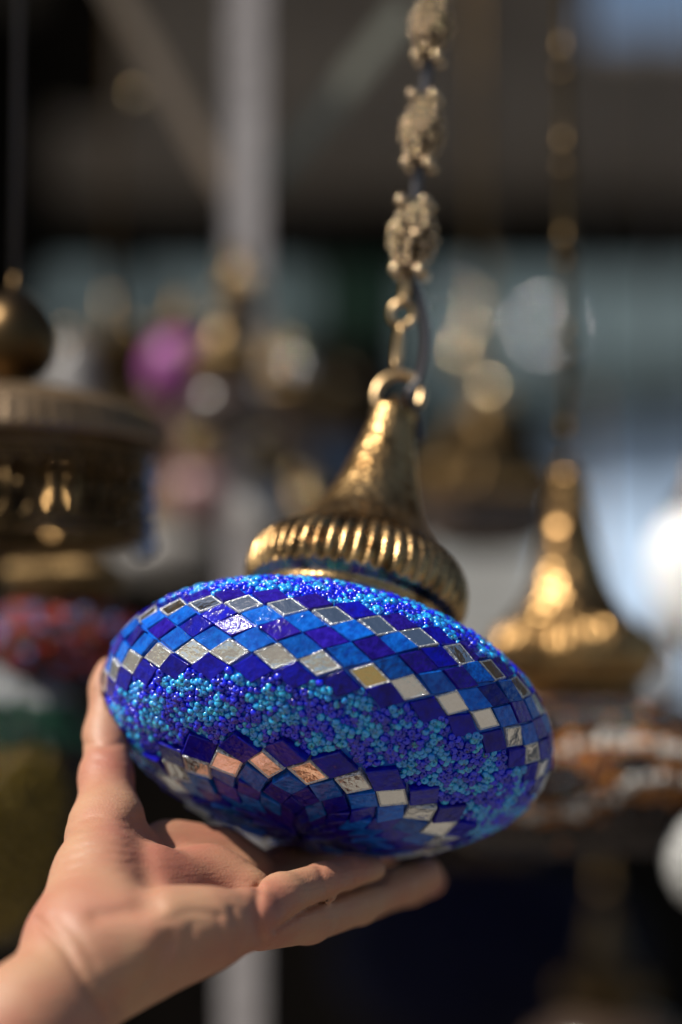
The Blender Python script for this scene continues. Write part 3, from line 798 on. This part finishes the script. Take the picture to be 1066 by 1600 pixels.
lamp2(280, 578, 1.62, 58, 60, 'small purple glass lamp hanging among the dark brass lamps', pu, None, M['brass_dark'], M['brass_dark'], 0.18, 0, beadless=True)

# dark brass lamps behind, each with its own cap, glass and chain
gdk = mat('smoky_brown_glass', (0.06, 0.04, 0.03), 0.2, spec=0.7)
gwh = mat('dull_white_glass', (0.26, 0.245, 0.23), 0.3)
gpk = mat('dusty_pink_glass', (0.30, 0.17, 0.17), 0.3)
gbl = mat('slate_blue_glass', (0.05, 0.08, 0.14), 0.2)
for px, py, d, a, c, csc, gm_, lab in (
        (352, 640, 1.58, 66, 50, 0.34, gdk, 'smoky brown glass lamp on a dark brass cap before the timber post'),
        (432, 690, 1.83, 70, 48, 0.36, gdk, 'smoky lamp with dark brass cap beside the neck of the blue lamp'),
        (318, 770, 1.85, 56, 46, 0.30, gpk, 'dusty pink glass lamp between the lantern and the blue lamp cap'),
        (415, 800, 1.60, 46, 60, 0.22, gwh, 'dull white glass lamp just above the ribbed cap of the blue lamp'),
        (262, 868, 1.9, 84, 46, 0.26, gwh, 'flat white glass lamp above the left end of the blue globe'),
        (520, 720, 2.1, 60, 44, 0.32, gbl, 'slate blue glass lamp behind the stem of the blue lamp'),
        (238, 690, 1.72, 44, 40, 0.24, gpk, 'little pink glass lamp hanging just right of the lantern lid'),
        (478, 860, 1.75, 52, 40, 0.26, gdk, 'smoky glass lamp half hidden by the left side of the ribbed brass cap'),
        (372, 505, 1.62, 40, 36, 0.22, gdk, 'highest dark brass lamp crossing the lower end of the pale post')):
    o = lamp2(px, py, d, a, c, lab, gm_, None, M['brass_dark'], M['brass_dark'], csc, 0, beadless=True)
    for q in range(4):
        b = MB(); a_q = 2.4 + q * 1.9 + px; zq = (c + 60 * csc * (q + 0.6) * 1.3) * d * K; rq = (150 - 28 * q) * csc * d * K
        b.sphere((rq * math.cos(a_q), -abs(rq * math.sin(a_q)), zq), (9 + 3 * (q % 2)) * d * K, 14, 10); b.build('glint_ball', M['ball'], o)  # brass balls added to scatter sun glints among the lamps
    if px == 432:
        b = MB(); b.sphere((33 * d * K, -0.01, 112 * d * K), 17 * d * K, 20, 14); b.tube([(33 * d * K, -0.01, 112 * d * K), (0, 0, 150 * d * K)], 3 * d * K, 6); b.build('glint_ball', chrome, o)  # steel ball added for one larger glint

# chandelier arm with a tulip glass
s = 1.72 * K; p = at(172, 575, 1.72)
o = thing('brass_chandelier', p, 'dark brass chandelier with curved arms and white tulip glasses', 'chandelier')
b = MB(); b.lathe([(r * s, z * s) for r, z in ((4, -150), (20, -130), (30, -100), (16, -70), (12, 0), (22, 30), (12, 60), (10, 110), (3, 120))], 24); b.build('column', M['brass_dark'], o); 
b = MB(); b.tube([(0, 0, 110 * s), (0, 0, 2.749 - p[2])], 5 * s, 6); b.build('chain', M['brass_dark'], o)
for k in range(5):
    an = 2 * PI * k / 5 + 0.35; R = 92 * s
    pts = [(R * t * math.cos(an), R * t * math.sin(an), (-70 + 150 * math.sin(PI * 0.62 * t) - 40 * t * t) * s) for t in np.linspace(0, 1, 14)]
    b = MB(); b.tube(pts, 11 * s, 8); arm = b.build('arm', M['brass_dark'], o)
    e = Vector(pts[-1])
    if k not in (0, 3): continue
    b = MB(); b.lathe([(r * s, z * s) for r, z in ((10, 0), (30, -14), (38, -44), (34, -76), (42, -96))], 24, c=e); b.build('tulip_glass', gwh, arm)

# tiered brass lamp behind the neck of the blue one
d = 1.8; s = d * K; p = at(760, 745, d)
o = thing('tiered_brass_lamp', p, 'tiered brass lamp with ball neck between the two brass stems', 'hanging lamp')
b = MB(); b.lathe([(r * s, z * s) for r, z in ((30, -44), (104, -42), (118, -34), (120, -18), (112, -4), (114, 4), (104, 14), (84, 34), (70, 58), (62, 84), (50, 100), (36, 112), (10, 116))], 120, lambda r, z, ph: r * (1 + 0.02 * math.cos(40 * ph))); b.build('brass_cap', M['brass_dark'], o)
b = MB(); b.lathe([(r * s, z * s) for r, z in ((121, -32), (126, -26), (126, -16), (121, -10))], 96); b.build('rim_band', M['brass'], o)
b = MB(); b.lathe([(r * s, z * s) for r, z in ((2, -120), (60, -116), (100, -100), (116, -76), (104, -44))], 40); b.build('glass_globe', gdk, o)
for (dx, dy, z, rr_) in ((14, -12, 128, 27), (-6, 12, 138, 22), (-32, -10, 186, 26), (-16, 8, 232, 22), (-10, 0, 278, 15)):
    b = MB(); b.sphere((dx * s, dy * s, z * s), rr_ * s, 16, 12); b.build('brass_ball', M['ball'], o)
b = MB(); b.tube([(0, 0, 100 * s), (-8 * s, 0, 200 * s), (-10 * s, 0, 2.749 - p[2])], 6 * s, 6); b.build('cord', M['brass_dark'], o)

# navy globe and low brass cap in the shade at the bottom right
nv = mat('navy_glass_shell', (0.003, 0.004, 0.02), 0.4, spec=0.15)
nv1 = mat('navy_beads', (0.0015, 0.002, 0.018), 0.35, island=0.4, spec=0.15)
def navy_beads(par, a, c, s):
    bead_coat('bead_coating', par, a, c, D(-60), D(75), 15 * s, 8.5 * s, [nv1, nv1], lambda ph, u, n: np.zeros(n, np.int32), nring=8, nsec=6)
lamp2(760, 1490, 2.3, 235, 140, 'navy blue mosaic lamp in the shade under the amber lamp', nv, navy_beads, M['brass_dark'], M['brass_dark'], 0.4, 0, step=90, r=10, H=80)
lamp2(945, 1650, 1.95, 130, 70, 'olive brass capped lamp hanging lowest at the right', gdk, None, M['brass_dark'], M['brass_dark'], 0.42, 0, step=90, r=10, H=80)
